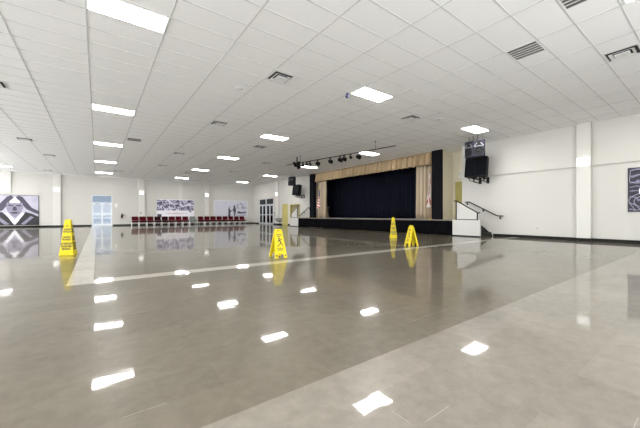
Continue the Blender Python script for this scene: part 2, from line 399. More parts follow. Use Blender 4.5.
# dark glass doors in the right wall
d2 = bpy.data.objects.new('door_2', None); COL.objects.link(d2); d2.location = (XR, (GY0 + GY1) / 2, 0)
struct(d2, 'dark glass doors with grey frames beside the far corner', 'door')
hw = (GY1 - GY0) / 2
f = MB(); f.box(0, .12, -hw, -hw + .08, 0, GZ); f.box(0, .12, hw - .08, hw, 0, GZ); f.box(0, .12, -hw, hw, GZ - .08, GZ); f.box(-.02, .12, -hw, hw, 2.10, 2.22); f.box(-.02, .12, -.07, .07, 0, GZ)
f.build('door_frame', 'alu', d2, .004)
MB().box(.05, .06, -hw + .08, -.07, 2.22, GZ - .08).box(.05, .06, .07, hw - .08, 2.22, GZ - .08).build('transom_pane', 'glass_dark', d2)
for i in range(4):
    wd = (hw - .15) / 2; a = (-hw + .08 + i * wd) if i < 2 else (.07 + (i - 2) * wd); b = a + wd
    lf = MB(); lf.box(.01, .06, a + .005, a + .12, .01, 2.1); lf.box(.01, .06, b - .12, b - .005, .01, 2.1); lf.box(.01, .06, a + .1, b - .1, .01, .16); lf.box(.01, .06, a + .1, b - .1, 2.02, 2.1); lf.box(-.03, .06, a + .1, b - .1, 1.0, 1.08)
    leaf = lf.build('door_leaf', 'alu', d2, .003)
    MB().box(.03, .04, a + .12, b - .12, .16, 2.02).build('glass_pane', 'glass_dark', leaf)
# dim lobby behind it
w = MB(); w.box(18.5, 18.7, 28.6, 33.3, 0, H); w.box(XR + .2, 18.5, 28.6, 28.75, 0, H); w.box(XR + .2, 18.5, 33.15, 33.3, 0, H)
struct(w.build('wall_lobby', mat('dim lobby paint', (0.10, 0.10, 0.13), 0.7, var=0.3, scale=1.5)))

# olive door
d3 = bpy.data.objects.new('door_3', None); COL.objects.link(d3); d3.location = (XR, (OY0 + OY1) / 2, 0)
struct(d3, 'olive yellow flush door between the drinking fountain and the passage', 'door')
hw = (OY1 - OY0) / 2
MB().box(.03, .07, -hw + .05, hw - .05, .005, OZ - .05).build('door_leaf', 'olive', d3, .003)
MB().box(-.015, .12, -hw, -hw + .05, 0, OZ).box(-.015, .12, hw - .05, hw, 0, OZ).box(-.015, .12, -hw + .05, hw - .05, OZ - .05, OZ).build('door_frame', 'olive', d3, .003)
MB().tube([(0.03, -hw + .14, 1.0), (-.03, -hw + .14, 1.0), (-.03, -hw + .25, 1.0)], .01, 8).build('door_handle', 'steel', d3)
# passage behind the far stairs
w = MB(); w.box(17.2, 17.3, PY0 - .8, PY1 + .1, 0, 2.6); w.box(XR + .2, 17.3, PY1, PY1 + .1, 0, 2.6); w.box(XR + .2, 17.3, PY0 - .1, PY0, 0, 2.6); w.box(XR + .2, 17.3, PY0 - .1, PY1 + .1, 2.5, 2.6)
struct(w.build('wall_passage', 'pale_yellow'))
f = MB(); f.box(-.015, .2, PY1 - .1, PY1, 0, PZ); f.box(-.015, .2, PY0, PY0 + .06, 0, PZ); f.box(-.015, .2, PY0 + .06, PY1 - .1, PZ - .06, PZ)
o = f.build('trim_%d' % n_trim, 'olive', None, .003); o.location = (XR, 0, 0); struct(o); n_trim += 1
# olive door at the top of the near stairs
d4 = bpy.data.objects.new('door_4', None); COL.objects.link(d4); d4.location = (16.2, 8.97, ST)
struct(d4, 'olive door in the alcove at the top of the near stage stairs', 'door')
MB().box(.08, .12, -.23, .23, 0, 2.11).build('door_leaf', 'olive', d4, .003)
MB().tube([(.08, -.17, 1.0), (.03, -.17, 1.0), (.03, -.09, 1.0)], .01, 8).build('door_handle', 'steel', d4)

# ================================================================== STAGE
stage = thing('stage_platform', (XS, 15.13, 0), 'long low stage platform with a black pleated skirt and pale front edge', 'stage')
SY0, SY1 = 8.06 - 15.13, 22.2 - 15.13
s_ = MB(); s_.box(.12, 5.78, SY0 + .002, SY1 - .002, .62, ST); s_.build('deck', 'deck', stage)
MB().box(-.03, .12, SY0, SY1, ST - .035, ST).build('front_edge', 'nosing', stage, .008)
def pleats(x, y0, y1, z0, z1, amp, wl, rnd=0.3, flare=0.0, nz=6, ppw=8, seed=1, sharp=False):
    rr = random.Random(seed); n = max(8, int(abs(y1 - y0) / wl * ppw)); ph = 0; pts = []
    for i in range(n + 1):
        t = i / n; y = y0 + (y1 - y0) * t
        ph += 2 * math.pi / ppw * (1 + rr.uniform(-rnd, rnd))
        pts.append((amp * (1 - 2 * abs(math.cos(ph / 2)) ** .55 + .12 * math.sin(2.3 * ph + 1)) if sharp else amp * (math.sin(ph) + .3 * math.sin(2.3 * ph + 1)), y))
    vs = []; fs = []
    for j in range(nz + 1):
        z = z1 + (z0 - z1) * j / nz; k_ = .55 + .45 * j / nz + flare * j / nz
        for dx, y in pts: vs.append((x + dx * k_, y, z))
    m_ = n + 1
    for j in range(nz):
        for i in range(n): fs.append((j * m_ + i, j * m_ + i + 1, (j + 1) * m_ + i + 1, (j + 1) * m_ + i))
    b = MB(); b.add(vs, fs, 0, True)
    return b
def solidify(o, t=.012):
    m_ = o.modifiers.new('thickness', 'SOLIDIFY'); m_.thickness = t; m_.offset = 0; return o
solidify(pleats(.02, SY0 + .02, SY1 - .02, .015, ST - .04, .03, .16, seed=3).build('skirt', 'skirt', stage))

# black flat piers on both sides of the opening
tag(MB().box(14.95, 15.095, 9.24, 9.84, ST + .002, H - .005).build('stage_pier', 'black_paint', None, .006), 'tall flat black panel at the right end of the stage opening', 'panel', 'black panels framing the stage')
tag(MB().box(14.95, 15.095, 21.24, 21.84, ST + .002, H - .005).build('stage_pier', 'black_paint', None, .006), 'tall flat black panel at the left end of the stage opening', 'panel', 'black panels framing the stage')
# valance, legs, backdrop
tag(solidify(pleats(15.20, 9.86, 21.23, 3.86, H - .02, .20, .40, .2, nz=4, seed=5, ppw=14, sharp=True).build('valance', 'tan'), .015), 'long pleated tan valance hanging across the top of the stage', 'curtain')
tag(solidify(pleats(15.62, 9.86, 11.25, ST + .01, H - .02, .15, .27, .3, nz=5, seed=8, ppw=14, sharp=True).build('leg_curtain', 'tan_leg'), .015), 'pale tan side curtain at the right of the stage, behind the red and white flag', 'curtain', 'tan side curtains of the stage')
tag(solidify(pleats(15.62, 20.2, 21.6, ST + .01, H - .02, .15, .27, .3, nz=5, seed=9, ppw=14, sharp=True).build('leg_curtain', 'tan_leg'), .015), 'pale tan side curtain at the left of the stage, behind the striped flag', 'curtain', 'tan side curtains of the stage')
tag(solidify(pleats(17.3, 9.8, 24.8, ST + .01, H - .02, .07, .36, .3, nz=5, seed=11).build('backdrop_curtain', 'navy'), .015), 'wide black pleated curtain closing the back of the stage', 'curtain')
# tan draped stand by the left leg
st = thing('lectern', (16.05, 20.85, ST), 'tan lectern just inside the left end of the stage opening', 'lectern')
MB().prism([(-.2, -.2, 0), (.2, -.2, 0), (.2, .22, 0), (-.2, .22, 0)], (0, 0, .08)).build('base', 'tan', st, .01)
MB().add([(-.15, -.14, .08), (.15, -.14, .08), (.15, .16, .08), (-.15, .16, .08), (-.13, -.02, .85), (.13, -.02, .85), (.13, .16, .95), (-.13, .16, .95)], [(0, 1, 5, 4), (1, 2, 6, 5), (2, 3, 7, 6), (3, 0, 4, 7), (4, 5, 6, 7), (0, 3, 2, 1)]).build('column', 'tan', st, .01)
MB().add([(-.2, -.1, .85), (.2, -.1, .85), (.2, .2, 1.0), (-.2, .2, 1.0), (-.2, -.1, .89), (.2, -.1, .89), (.2, .2, 1.04), (-.2, .2, 1.04)], [(0, 1, 2, 3), (4, 5, 6, 7), (0, 1, 5, 4), (1, 2, 6, 5), (2, 3, 7, 6), (3, 0, 4, 7)]).build('top', 'tan', st, .006)

# stairs (local y runs down the flight, away from the stage); sy = -1 near end, +1 far end
def stairs(y_box0, sy, label, rlabel, wlabel):
    t = thing('stage_stairs', (XS, y_box0, 0), label, 'stairs', 0, 'stage stairs')
    L = 1.32
    MB().box(-.02, .10, min(sy * .004, sy * L), max(sy * .004, sy * L), 0, ST + .01).build('cheek_wall', 'box_white', t, .006, label='white painted side board')
    MB().box(-.03, .10, min(sy * .004, sy * L), max(sy * .004, sy * L), 0, .05).build('baseboard', 'base', t)
    for i, z in enumerate((ST, .57, .38, .19)):
        a = 0 if i == 0 else .46 + (i - 1) * .28
        b = .46 + i * .28
        if i == 0: continue
        MB().box(.10, 1.165, min(sy * a, sy * b), max(sy * a, sy * b), 0, z).build('step', 'tread', t, .008)
    MB().box(.10, 1.165, min(sy * .004, sy * .46), max(0, sy * .46), 0, ST - .002).build('landing', 'tread', t, .008)
    MB().prism([(1.17, sy * .30, .0), (1.17, sy * 1.31, .0), (1.17, sy * 1.31, .07), (1.17, sy * .46, ST + .02), (1.17, sy * .30, ST + .02)], (.07, 0, 0)).build('stringer', 'tread', t, .004)
    # outer guard rail
    r = thing('guard_rail', (XS + .04, y_box0, ST + .011), rlabel, 'railing', 0, 'guard rails')
    p0, p1 = .18, 1.18
    MB().box(-.02, .02, sy * p0 - .02, sy * p0 + .02, 0, .92).build('post', 'black_metal', r)
    MB().box(-.02, .02, sy * p1 - .02, sy * p1 + .02, 0, .36).build('post', 'black_metal', r)
    MB().tube([(0, sy * (p0 - .12), .92), (0, sy * p0, .93), (0, sy * p1, .345), (0, sy * (p1 + .12), .335)], .026, 8).build('top_rail', 'black_metal', r)
    MB().box(-.016, .016, min(sy * p0, sy * p1), max(sy * p0, sy * p1), .0, .035).build('bottom_rail', 'black_metal', r)
    MB().prism([(-.006, sy * (p0 + .02), .035), (-.006, sy * (p1 - .02), .035), (-.006, sy * (p1 - .02), .34), (-.006, sy * (p0 + .02), .90)], (.012, 0, 0)).build('infill_panel', 'box_white', r, label='white infill panel under the rail')
    # wall rail
    h = thing('wall_handrail', (XR, y_box0, 0), wlabel, 'railing', 0, 'wall handrails')
    A, B, C_, D = (-.075, sy * .01, 1.67), (-.075, sy * .22, 1.67), (-.075, sy * 1.55, .97), (-.075, sy * 1.81, .96)
    MB().tube([A, B, C_, D], .024, 10).build('rail', 'black_metal', h)
    for q in (.1, .88, 1.66):
        z = 1.67 if q < .22 else (.965 if q > 1.55 else 1.67 - (q - .22) / 1.33 * .70)
        MB().tube([(-.075, sy * q, z - .01), (-.07, sy * q, z - .08), (-.01, sy * q, z - .10)], .013, 8).box(-.012, 0, sy * q - .035, sy * q + .035, z - .15, z - .05).build('bracket', 'black_metal', h)
stairs(8.06, -1, 'short dark stairs behind a white board at the near right end of the stage',
       'black sloping guard rail with white infill at the near right end of the stage',
       'black handrail bracketed to the right wall above the near stage stairs')
stairs(22.2, 1, 'short stairs behind a white board at the far left end of the stage',
       'black sloping guard rail at the far left end of the stage',
       'black handrail bracketed to the wall beside the left black panel')

# flags
def flag(loc, label, kind, height, rz):
    t = thing('flag', loc, label, 'flag', rz)
    MB().lathe([(.13, 0), (.13, .02), (.05, .05), (.02, .07), (.02, .1)], n=16).build('base', 'brass', t)
    MB().tube([(0, 0, .06), (0, 0, height)], .014, 8).build('pole', 'wood_pole', t)
    MB().lathe([(.014, 0), (.03, .02), (.012, .06), (.03, .1), (.002, .18)], (0, 0, height), 10).build('finial', 'brass', t)
    nu, nv = 26, 34; vs = []; fs = []; mi = []
    ztop = height - .08; hh = 1.55 if kind == 'us' else 1.95
    for j in range(nv + 1):
        v = j / nv
        for i in range(nu + 1):
            u = i / nu
            wdt = (.13 + .25 * min(1, v * 1.6)) if kind == 'us' else (.08 + .07 * min(1, v * 1.6))
            y = -.03 + u * wdt - (.05 * math.sin(v * 5)) * u
            x = .055 * math.sin(u * 15 + v * 2.2) * (.35 + .65 * v) - .03
            z = ztop - v * hh - u * .22 * (1 - v) - .10 * u * (1 - u)
            vs.append((x, y, z))
    b = MB(); b.v = vs
    for j in range(nv):
        for i in range(nu):
            u, v = i / nu, j / nv
            if kind == 'us':
                if v < .40 - .18 * u: m_ = 2
                else: m_ = int((v * 1.0 + u * .42) * 13) % 2
            else:
                c = abs((v - .5) - (u - .5) * .75); c2 = abs((v - .5) + (u - .5) * .75)
                m_ = 1
                if min(c, c2) < .075: m_ = 0
                if (v - .45) ** 2 + ((u - .5) * .4) ** 2 < .010: m_ = 2 if (i + j) % 3 == 0 else 0
            b.f.append([j * (nu + 1) + i, j * (nu + 1) + i + 1, (j + 1) * (nu + 1) + i + 1, (j + 1) * (nu + 1) + i]); b.m.append(m_); b.sm.append(True)
    solidify(b.build('cloth', ['flag_red', 'flag_white', 'flag_blue'], t), .004)
flag((14.7, 20.02, ST), 'striped red, white and blue flag drooping on a pole at the left of the stage', 'us', 2.45, R(-15))
flag((14.75, 9.80, ST), 'white flag with a red cross drooping on a pole at the right of the stage', 'fl', 2.72, R(10))

# ================================================================== CEILING LIGHTS
cols = [(-6.26, 'left row'), (-0.16, 'row leading to the blue doors'), (5.94, 'middle row'), (12.04, 'row nearest the stage')]
rows = [0.45, 5.98, 12.08, 18.25, 24.5, 31.0]
ordn = ['nearest', 'second', 'third', 'fourth', 'fifth', 'sixth']
lt = thing('ceiling_light', (0, 0, H), 'x', 'ceiling light', 0, 'rectangular ceiling panels')
MB().box(0, 1.22, 0, .035, -.012, -.001).box(0, 1.22, .575, .61, -.012, -.001).box(0, .035, .035, .575, -.012, -.001).box(1.185, 1.22, .035, .575, -.012, -.001).build('frame', 'white_metal', lt)
MB().box(.035, 1.185, .035, .575, -.010, -.002).build('diffuser', 'panel', lt)
vis = {1: [1, 2, 3, 4, 5], 2: [1, 2, 3, 4, 5], 3: [1, 2, 3, 4, 5], 0: [5]}
first = True
for ci, (x, cn) in enumerate(cols):
    for ri, y in enumerate(rows):
        if ci in vis and ri in vis[ci]:
            i = vis[ci].index(ri); n_ = len(vis[ci])
            lab = 'lit white ceiling panel, %s in the %s' % (('nearest' if i == 0 else 'farthest' if i == n_ - 1 else ordn[i]), cn)
            if ci == 0: lab = 'lit white ceiling panel at the far left, above the framed mural'
        elif ci == 2 and ri == 0: lab = 'lit white ceiling panel cut off by the top right of the picture'
        else: lab = 'lit ceiling panel out of the picture, %s of the %s' % (ordn[ri], cn)
        if first: lt.location = (x, y, H); lt['label'] = lab; first = False
        else: dup(lt, (x, y, H), 0, lab)

# diffusers, grilles, round speakers
df = thing('air_diffuser', (0, 0, H), 'x', 'air vent', 0, 'white square ceiling diffusers')
def ring(b, r0, r1, z0, z1):
    a = [(-r0, -r0, z0), (r0, -r0, z0), (r0, r0, z0), (-r0, r0, z0)]; c = [(-r1, -r1, z1), (r1, -r1, z1), (r1, r1, z1), (-r1, r1, z1)]
    b.add(a + c, [(i, (i + 1) % 4, 4 + (i + 1) % 4, 4 + i) for i in range(4)])
b = MB(); ring(b, .30, .255, -.004, -.012); ring(b, .255, .25, -.012, -.002); b.build('frame', 'white_metal', df)
MB().box(-.25, .25, -.25, .25, -.006, -.0055).build('throat', 'dark_void', df)
b = MB(); ring(b, .205, .165, -.034, -.012); ring(b, .205, .20, -.034, -.038); ring(b, .165, .15, -.012, -.008); b.build('cone', 'white_metal', df)
MB().box(-.125, .125, -.125, .125, -.046, -.030).build('plaque', 'white_metal', df, .004)
dl = [(3.8, 6.89, 'square white air diffuser at the upper centre, beside a round ceiling speaker'),
      (3.8, 11.77, 'square air diffuser between the middle row panels, second from the camera'),
      (3.8, 18.87, 'small distant air diffuser left of the third middle row panel'),
      (3.8, 24.2, 'small distant air diffuser left of the fourth middle row panel'),
      (9.3, 1.40, 'large square air diffuser at the upper right edge of the picture'),
      (9.25, 6.95, 'square air diffuser with dark throat right of the navy sprinkler panel'),
      (9.3, 18.87, 'distant air diffuser left of the hanging stage lights'),
      (9.0, 24.2, 'distant air diffuser above the far right mural'),
      (-2.3, 11.77, 'air diffuser cut off by the left edge of the picture'),
      (-2.75, 19.6, 'air diffuser with dark throat at the left, nearer of two'),
      (-2.3, 24.0, 'air diffuser at the left, farther of two'),
      (-3.2, 32.2, 'tiny farthest air diffuser above the far wall at the left'),
      (1.36, 29.3, 'tiny air diffuser above the blue glass doors'),
      (6.2, 27.3, 'tiny air diffuser above the far crowd banner')]
for i, (x, y, lab) in enumerate(dl):
    if i == 0: df.location = (x, y, H); df['label'] = lab
    else: dup(df, (x, y, H), 0, lab)
def grille(x, y, n_, ax, lab):
    t = thing('return_grille', (x, y, H), lab, 'air vent', 0, 'dark return air grilles')
    MB().box(-.30, .30, -.30, -.27, -.01, -.001).box(-.30, .30, .27, .30, -.01, -.001).box(-.30, -.27, -.27, .27, -.01, -.001).box(.27, .30, -.27, .27, -.01, -.001).build('frame', 'white_metal', t)
    MB().box(-.27, .27, -.27, .27, -.004, -.002).build('filter', 'dark_void', t)
    for k_ in range(1, n_):
        p = -.27 + .54 * k_ / n_
        (MB().box(p - .012, p + .012, -.27, .27, -.011, -.004) if ax == 'x' else MB().box(-.27, .27, p - .012, p + .012, -.011, -.004)).build('divider', 'white_metal', t)
    sl = MB()
    for k_ in range(36):
        p = -.262 + .524 * k_ / 35
        sl.box(*((-.27, .27, p - .003, p + .003) if ax == 'x' else (p - .003, p + .003, -.27, .27)), -.008, -.005)
    sl.build('slats', 'grey_slat', t)
grille(7.47, 2.63, 5, 'x', 'dark return grille in five strips at the upper right')
grille(6.25, 1.40, 5, 'x', 'dark return grille cut off by the top edge at the right')
grille(1.40, 16.70, 2, 'y', 'dark return grille in two strips right of the blue door row of panels')
grille(6.8, 14.50, 2, 'x', 'dark return grille in two strips left of the second middle row panel')
sp = thing('ceiling_speaker', (3.22, 8.15, H), 'round flush ceiling speaker left of the nearest square diffuser', 'speaker', 0, 'round ceiling speakers')
MB().lathe([(.115, -.001), (.115, -.008), (.10, -.012), (.0, -.014)][:3], n=24).build('rim', 'white_metal', sp)
MB().lathe([(.10, -.0115), (.10, -.013), (.02, -.016)], n=24).build('grille', 'grid', sp)
dup(sp, (3.55, 17.0, H), 0, 'small round flush ceiling speaker in the distance, over the middle of the hall')
dup(sp, (10.23, 6.40, H), 0, 'small round ceiling fitting near the nearest panel of the stage row')  # speaker mesh reused as stand-in for a small dark ceiling fitting
hd = thing('sprinkler_head', (5.90, 6.66, H), 'small dark navy fitting hanging at the corner of a lit middle panel', 'sprinkler')
MB().lathe([(.045, -.001), (.045, -.012), (.02, -.02), (.016, -.05)], n=14).build('collar', 'navy_metal', hd)
MB().lathe([(.03, -.05), (.055, -.075), (.05, -.11), (.015, -.13)], n=14).build('head', 'navy_metal', hd)

# stage light bar
A = Vector((9.66, 16.75, 4.17)); B = Vector((10.95, 9.05, 4.17))
lb = thing('lighting_bar', (A.x, A.y, H), 'long black lighting pipe hung from the ceiling in front of the stage', 'lighting bar')
def rel(p): return Vector(p) - Vector((A.x, A.y, H))
MB().tube([rel(A), rel(B)], .022, 8).build('pipe', 'black_metal', lb)
def bar(t): return A.lerp(B, t)
for t_ in (.17, .86):
    p = bar(t_); MB().tube([rel((p.x, p.y, H - .001)), rel(p)], .009, 6).lathe([(.05, -.001), (.05, -.015)], rel((p.x, p.y, H)), 12).build('hanger', 'black_metal', lb)
def px_t(x):   # where along the pipe a picture column meets it
    lo, hi = 0, 1
    th = R(36.378)
    def f(t):
        p = bar(t); fw = p.x * math.sin(th) + p.y * math.cos(th); r = p.x * math.cos(th) - p.y * math.sin(th); return 320 + 302.03 * r / fw
    for _ in range(40):
        m_ = (lo + hi) / 2
        if f(m_) < x: lo = m_
        else: hi = m_
    return lo
def spot(p, size, tilt, lab, big=False):
    size *= .82
    t = thing('stage_spotlight', p, lab, 'stage light', R(-8), 'black spotlights on the lighting pipe')
    MB().tube([(0, 0, .005), (0, 0, -.06)], .014, 6).box(-.03, .03, -.035, .035, -.045, .006).build('clamp', 'black_metal', t)
    yk = MB(); yk.box(-.012, .012, -size - .015, size + .015, -.07, -.055)
    for s in (-1, 1): yk.box(-.012, .012, s * (size + .012) - .004, s * (size + .012) + .004, -.07 - size * 1.3, -.055)
    yk.build('yoke', 'black_metal', t)
    mt = Matrix.Translation((0, 0, -.07 - size * 1.2)) @ Matrix.Rotation(tilt, 4, 'Y')
    MB().lathe([(size * .55, -size * 1.1), (size * .85, -size * .7), (size, 0), (size, size * 1.0), (size * 1.12, size * 1.02), (size * 1.12, size * 1.15)], (0, 0, 0), 16, 0, mt).build('can', 'black_plastic', t)
    MB().lathe([(size * .95, size * 1.05), (size * .5, size * 1.16), (.002, size * 1.17)], (0, 0, 0), 16, 0, mt).build('lens', 'steel', t)
spots = [(303, .085, 'first from the left'), (306.8, .08, 'second from the left'), (310, .08, 'third from the left'), (317.5, .125, 'fourth from the left'), (330.2, .125, 'fifth from the left'),
         (340, .13, 'sixth from the left'), (344, .12, 'seventh from the left'), (350.5, .08, 'eighth from the left, slim'), (358.3, .125, 'rightmost of the row')]
for x, sz, w_ in spots:
    p = bar(px_t(x)); spot((p.x, p.y, p.z - .03), sz, R(100 if sz > .1 else 125), 'black spotlight hanging on the ceiling pipe, ' + w_)
# clustered fixture at the far end of the bar
p = bar(px_t(297.3))
cf = thing('light_cluster', (p.x, p.y, p.z), 'black crossed cluster of spotlights under a thick hanger at the left of the pipe', 'stage light')
MB().tube([(0, .03, H - p.z - .002), (0, .03, 0)], .035, 10).build('stem', 'black_metal', cf)
MB().box(-.06, .06, -.06, .06, -.14, .04).build('hub', 'black_metal', cf, .01)
for a, tl in ((30, 60), (150, 70), (210, 110), (330, 120), (270, 150)):
    mt = Matrix.Translation((0, 0, -.08)) @ Matrix.Rotation(R(a), 4, 'Z') @ Matrix.Rotation(R(tl), 4, 'Y')
    MB().lathe([(.04, .04), (.06, .08), (.085, .12), (.09, .27), (.10, .28)], (0, 0, 0), 14, 0, mt).build('can', 'black_plastic', cf)

# ================================================================== LOUDSPEAKERS
def cabinet(name, w_, h_, d_, rz, loc, lab, cat, style, group, tilt=0):
    """front looks along local -X"""
    t = thing(name, loc, lab, cat, rz, group); rot = Matrix.Rotation(tilt, 4, 'Y')
    def tr(b): b.v = [tuple(rot @ Vector(v)) for v in b.v]; return b
    b = MB(); a = w_ / 2; c = a * .72
    b.prism([(0, -a, 0), (d_, -c, 0), (d_, c, 0), (0, a, 0)], (0, 0, h_)); tr(b).build('cabinet', 'black_plastic' if style == 'dark' else 'grille', t, .012)
    tr(MB().box(-.014, 0, -a + .025, a - .025, .03, h_ - .03)).build('grille', 'glossy_grille' if style == 'dark' else 'grille', t, .006)
    if style != 'dark':
        def disc(r, z, mat_, nm, x=-.016):
            mt = rot @ Matrix.Translation((x, 0, z)) @ Matrix.Rotation(R(-90), 4, 'Y')
            MB().lathe([(r, 0), (r, .008), (r * .86, .012), (r * .80, .004), (r * .3, .003), (r * .25, .01)], (0, 0, 0), 24, 0, mt).build(nm, mat_, t)
        disc(a * .80, h_ * .33, 'cone_black', 'woofer')
        b = MB(); b.prism([(-.02, -a * .75, h_ * .66), (-.02, a * .75, h_ * .66), (-.02, a * .55, h_ * .92), (-.02, -a * .55, h_ * .92)], (.006, 0, 0)); tr(b).build('horn', 'cone_black', t)
        b = MB(); b.box(-.026, -.014, -a + .01, a - .01, h_ * .60, h_ * .635)
        for s in (-1, 1): b.prism([(-.026, s * a * .9, h_ * .63), (-.026, s * a * .75, h_ * .63), (-.026, s * a * .25, h_ * .80), (-.026, s * a * .40, h_ * .82)], (.01, 0, 0))
        tr(b).build('trim', 'silver_trim', t)
    return t
def speaker_group(yc, side, where):
    # upper pair hangs from the ceiling on rods
    z0 = 3.60; hh = .74
    for k_, s in enumerate((-1, 1)):
        lab = 'grey hung loudspeaker, %s of the pair %s' % ('nearer' if s < 0 else 'farther', where)
        t = cabinet('loudspeaker', .44, hh, .36, R(-s * 11), (13.52 + .0, yc - .02 + s * .225, z0), lab, 'speaker', 'grey', 'grey hung loudspeakers')
        MB().tube([(.15, -.1, hh - .005), (.15, -.1, H - z0 - .001)], .01, 6).tube([(.15, .1, hh - .005), (.15, .1, H - z0 - .001)], .01, 6).build('hanging_rod', 'black_metal', t)
    for k_, s in enumerate((-1, 1)):
        lab = 'black bracketed loudspeaker, %s of the two below the grey pair %s' % ('nearer' if s < 0 else 'farther', where)
        t = cabinet('wall_loudspeaker', .52, .92, .40, R(-s * 5), (14.32, yc + (.34 if side > 0 else .55) + s * .265, 2.84), lab, 'speaker', 'dark', 'black wall loudspeakers', R(7))
        br = MB(); br.box(.30, .93, -.03, .03, -.10, -.04); br.box(.89, .93, -.06, .06, -.30, .0)
        br.tube([(.34, 0, -.06), (.45, 0, -.24), (.90, 0, -.26)], .02, 8); br.box(.3, .36, -.05, .05, -.06, .05)
        br.tube([(.12, -.12, .0), (.2, -.1, -.17), (.42, 0, -.22)], .016, 8); br.tube([(.12, .12, .0), (.2, .1, -.17), (.42, 0, -.22)], .016, 8)
        br.build('bracket', 'black_metal', t)
speaker_group(6.80, 1, 'right of the stage')
speaker_group(22.75, -1, 'left of the stage')

# ================================================================== WALL FIXTURES
def sconce(loc, rz, lab):
    t = thing('wall_sconce', loc, lab, 'wall light', rz, 'glowing wall lights on the columns')
    n_ = 14; prof = [(.20 * math.cos(math.pi * k_ / n_), -.13 * math.sin(math.pi * k_ / n_)) for k_ in range(n_ + 1)]
    MB().prism([(x, y, -.16) for x, y in prof], (0, 0, .32)).build('shade', 'sconce', t)
    MB().box(-.21, .21, -.012, 0, -.18, .18).build('back_plate', 'white_metal', t, .004)
sconce((-2.82, YB - .161, 3.2), 0, 'glowing white wall light on the far column between the framed mural and blue doors')
sconce((3.5, YB - .161, 3.2), 0, 'glowing white wall light on the far column right of the blue doors')
sconce((9.77, YB - .161, 3.2), 0, 'glowing white wall light on the far column between the two banners')
sconce((XR - .161, 3.36, 3.05), R(-90), 'large glowing white wall light on the near right column')
sconce((XR - .161, 28.15, 3.2), R(-90), 'glowing white wall light on the column left of the stage')

def plate(name, x, y, z, w_, h_, m, lab, cat, onback=True, inner=None):
    t = thing(name, (x, y, z), lab, cat, 0 if onback else R(-90))
    MB().box(-w_ / 2, w_ / 2, -.02, 0, -h_ / 2, h_ / 2).build('plate', m, t, .004)
    if inner: MB().box(-w_ * .25, w_ * .25, -.024, -.018, -h_ * .3, h_ * .3).build('insert', inner, t, .002)
    return t
plate('notice_plate', 1.42, YB - .001, 1.93, .27, .42, 'beige', 'small pale notice plate on the wall right of the blue doors', 'sign', inner='vinyl')
plate('thermostat', 3.42, YB - .162, 1.2, .11, .13, 'black_plastic', 'small black box on the column above the maroon chairs', 'thermostat', inner='steel')
plate('wall_outlet', XR - .001, 4.93, .43, .075, .12, 'beige', 'small pale outlet low on the right wall', 'outlet', False, 'grey_slat')
fe = thing('fire_extinguisher', (1.88, YB - .03, .72), 'small dark red fire extinguisher hanging right of the blue doors', 'extinguisher')
MB().lathe([(.07, 0), (.085, .02), (.085, .26), (.06, .31), (.025, .33), (.025, .36)], (0, -.09, 0), 16).build('cylinder', 'extred', fe)
MB().box(-.03, .06, -.11, -.07, .36, .385).box(-.03, .08, -.11, -.07, .40, .42).box(-.02, .02, -.11, -.07, .34, .41).tube([(.03, -.09, .37), (.12, -.1, .33), (.12, -.1, .15)], .012, 8).build('valve', 'black_plastic', fe)
MB().box(-.04, .04, -.012, .029, .05, .38).box(-.09, .09, -.02, -.005, .2, .23).build('bracket', 'black_metal', fe)
el = thing('emergency_light', (XR - .001, 30.94, 3.38), 'small two headed emergency light above the dark glass doors', 'emergency light', R(-90))
MB().box(-.15, .15, -.07, 0, -.06, .06).build('case', 'beige', el, .01)
for s in (-1, 1): MB().lathe([(.03, 0), (.05, -.05), (.05, -.07)], (s * .11, -.05, .13), 12, 0, Matrix.Rotation(R(-70), 4, 'X')).build('lamp_head', 'steel', el)
wf = thing('drinking_fountain', (XR - .001, 27.72, 0), 'grey wall hung drinking fountain left of the olive door', 'fountain', R(-90))
MB().prism([(-.42, 0, .42), (.42, 0, .42), (.42, -.12, .30), (.42, -.12, .30)][:2] + [(.42, -.30, .42), (-.42, -.30, .42)], (0, 0, .27)).build('cabinet', 'steel', wf, .015)
MB().box(-.46, .46, -.46, 0, .69, .77).build('basin', 'alu', wf, .02)
MB().tube([(.25, -.12, .77), (.25, -.12, .83), (.25, -.17, .85)], .015, 8).build('spout', 'chrome', wf)
MB().box(-.34, .34, -.22, -.02, .30, .44).build('lower_shroud', 'grey_slat', wf, .01)
hk = thing('wall_hook', (XR - .001, 28.62, 1.2), 'small black curved fitting on the wall right of the dark glass doors', 'hook', R(-90))
MB().box(-.05, .05, -.02, 0, -.06, .10).build('plate', 'black_plastic', hk, .004)
MB().tube([(0, -.02, .08), (-.02, -.10, .10), (-.05, -.14, .02), (-.02, -.14, -.12), (.03, -.12, -.28)], [.025, .03, .025, .02, .02], 8).build('hook', 'black_plastic', hk)

# ------------------------------------------------------------------ pictures on the walls
def poly(b, pts, x0, z0, w_, h_, off, mi):
    """pts in 0..1 of the picture; the picture lies in the local XZ plane facing -Y"""
    b.prism([(x0 + u * w_, -off, z0 + (1 - v) * h_) for u, v in pts], (0, -.0015, 0), mi)
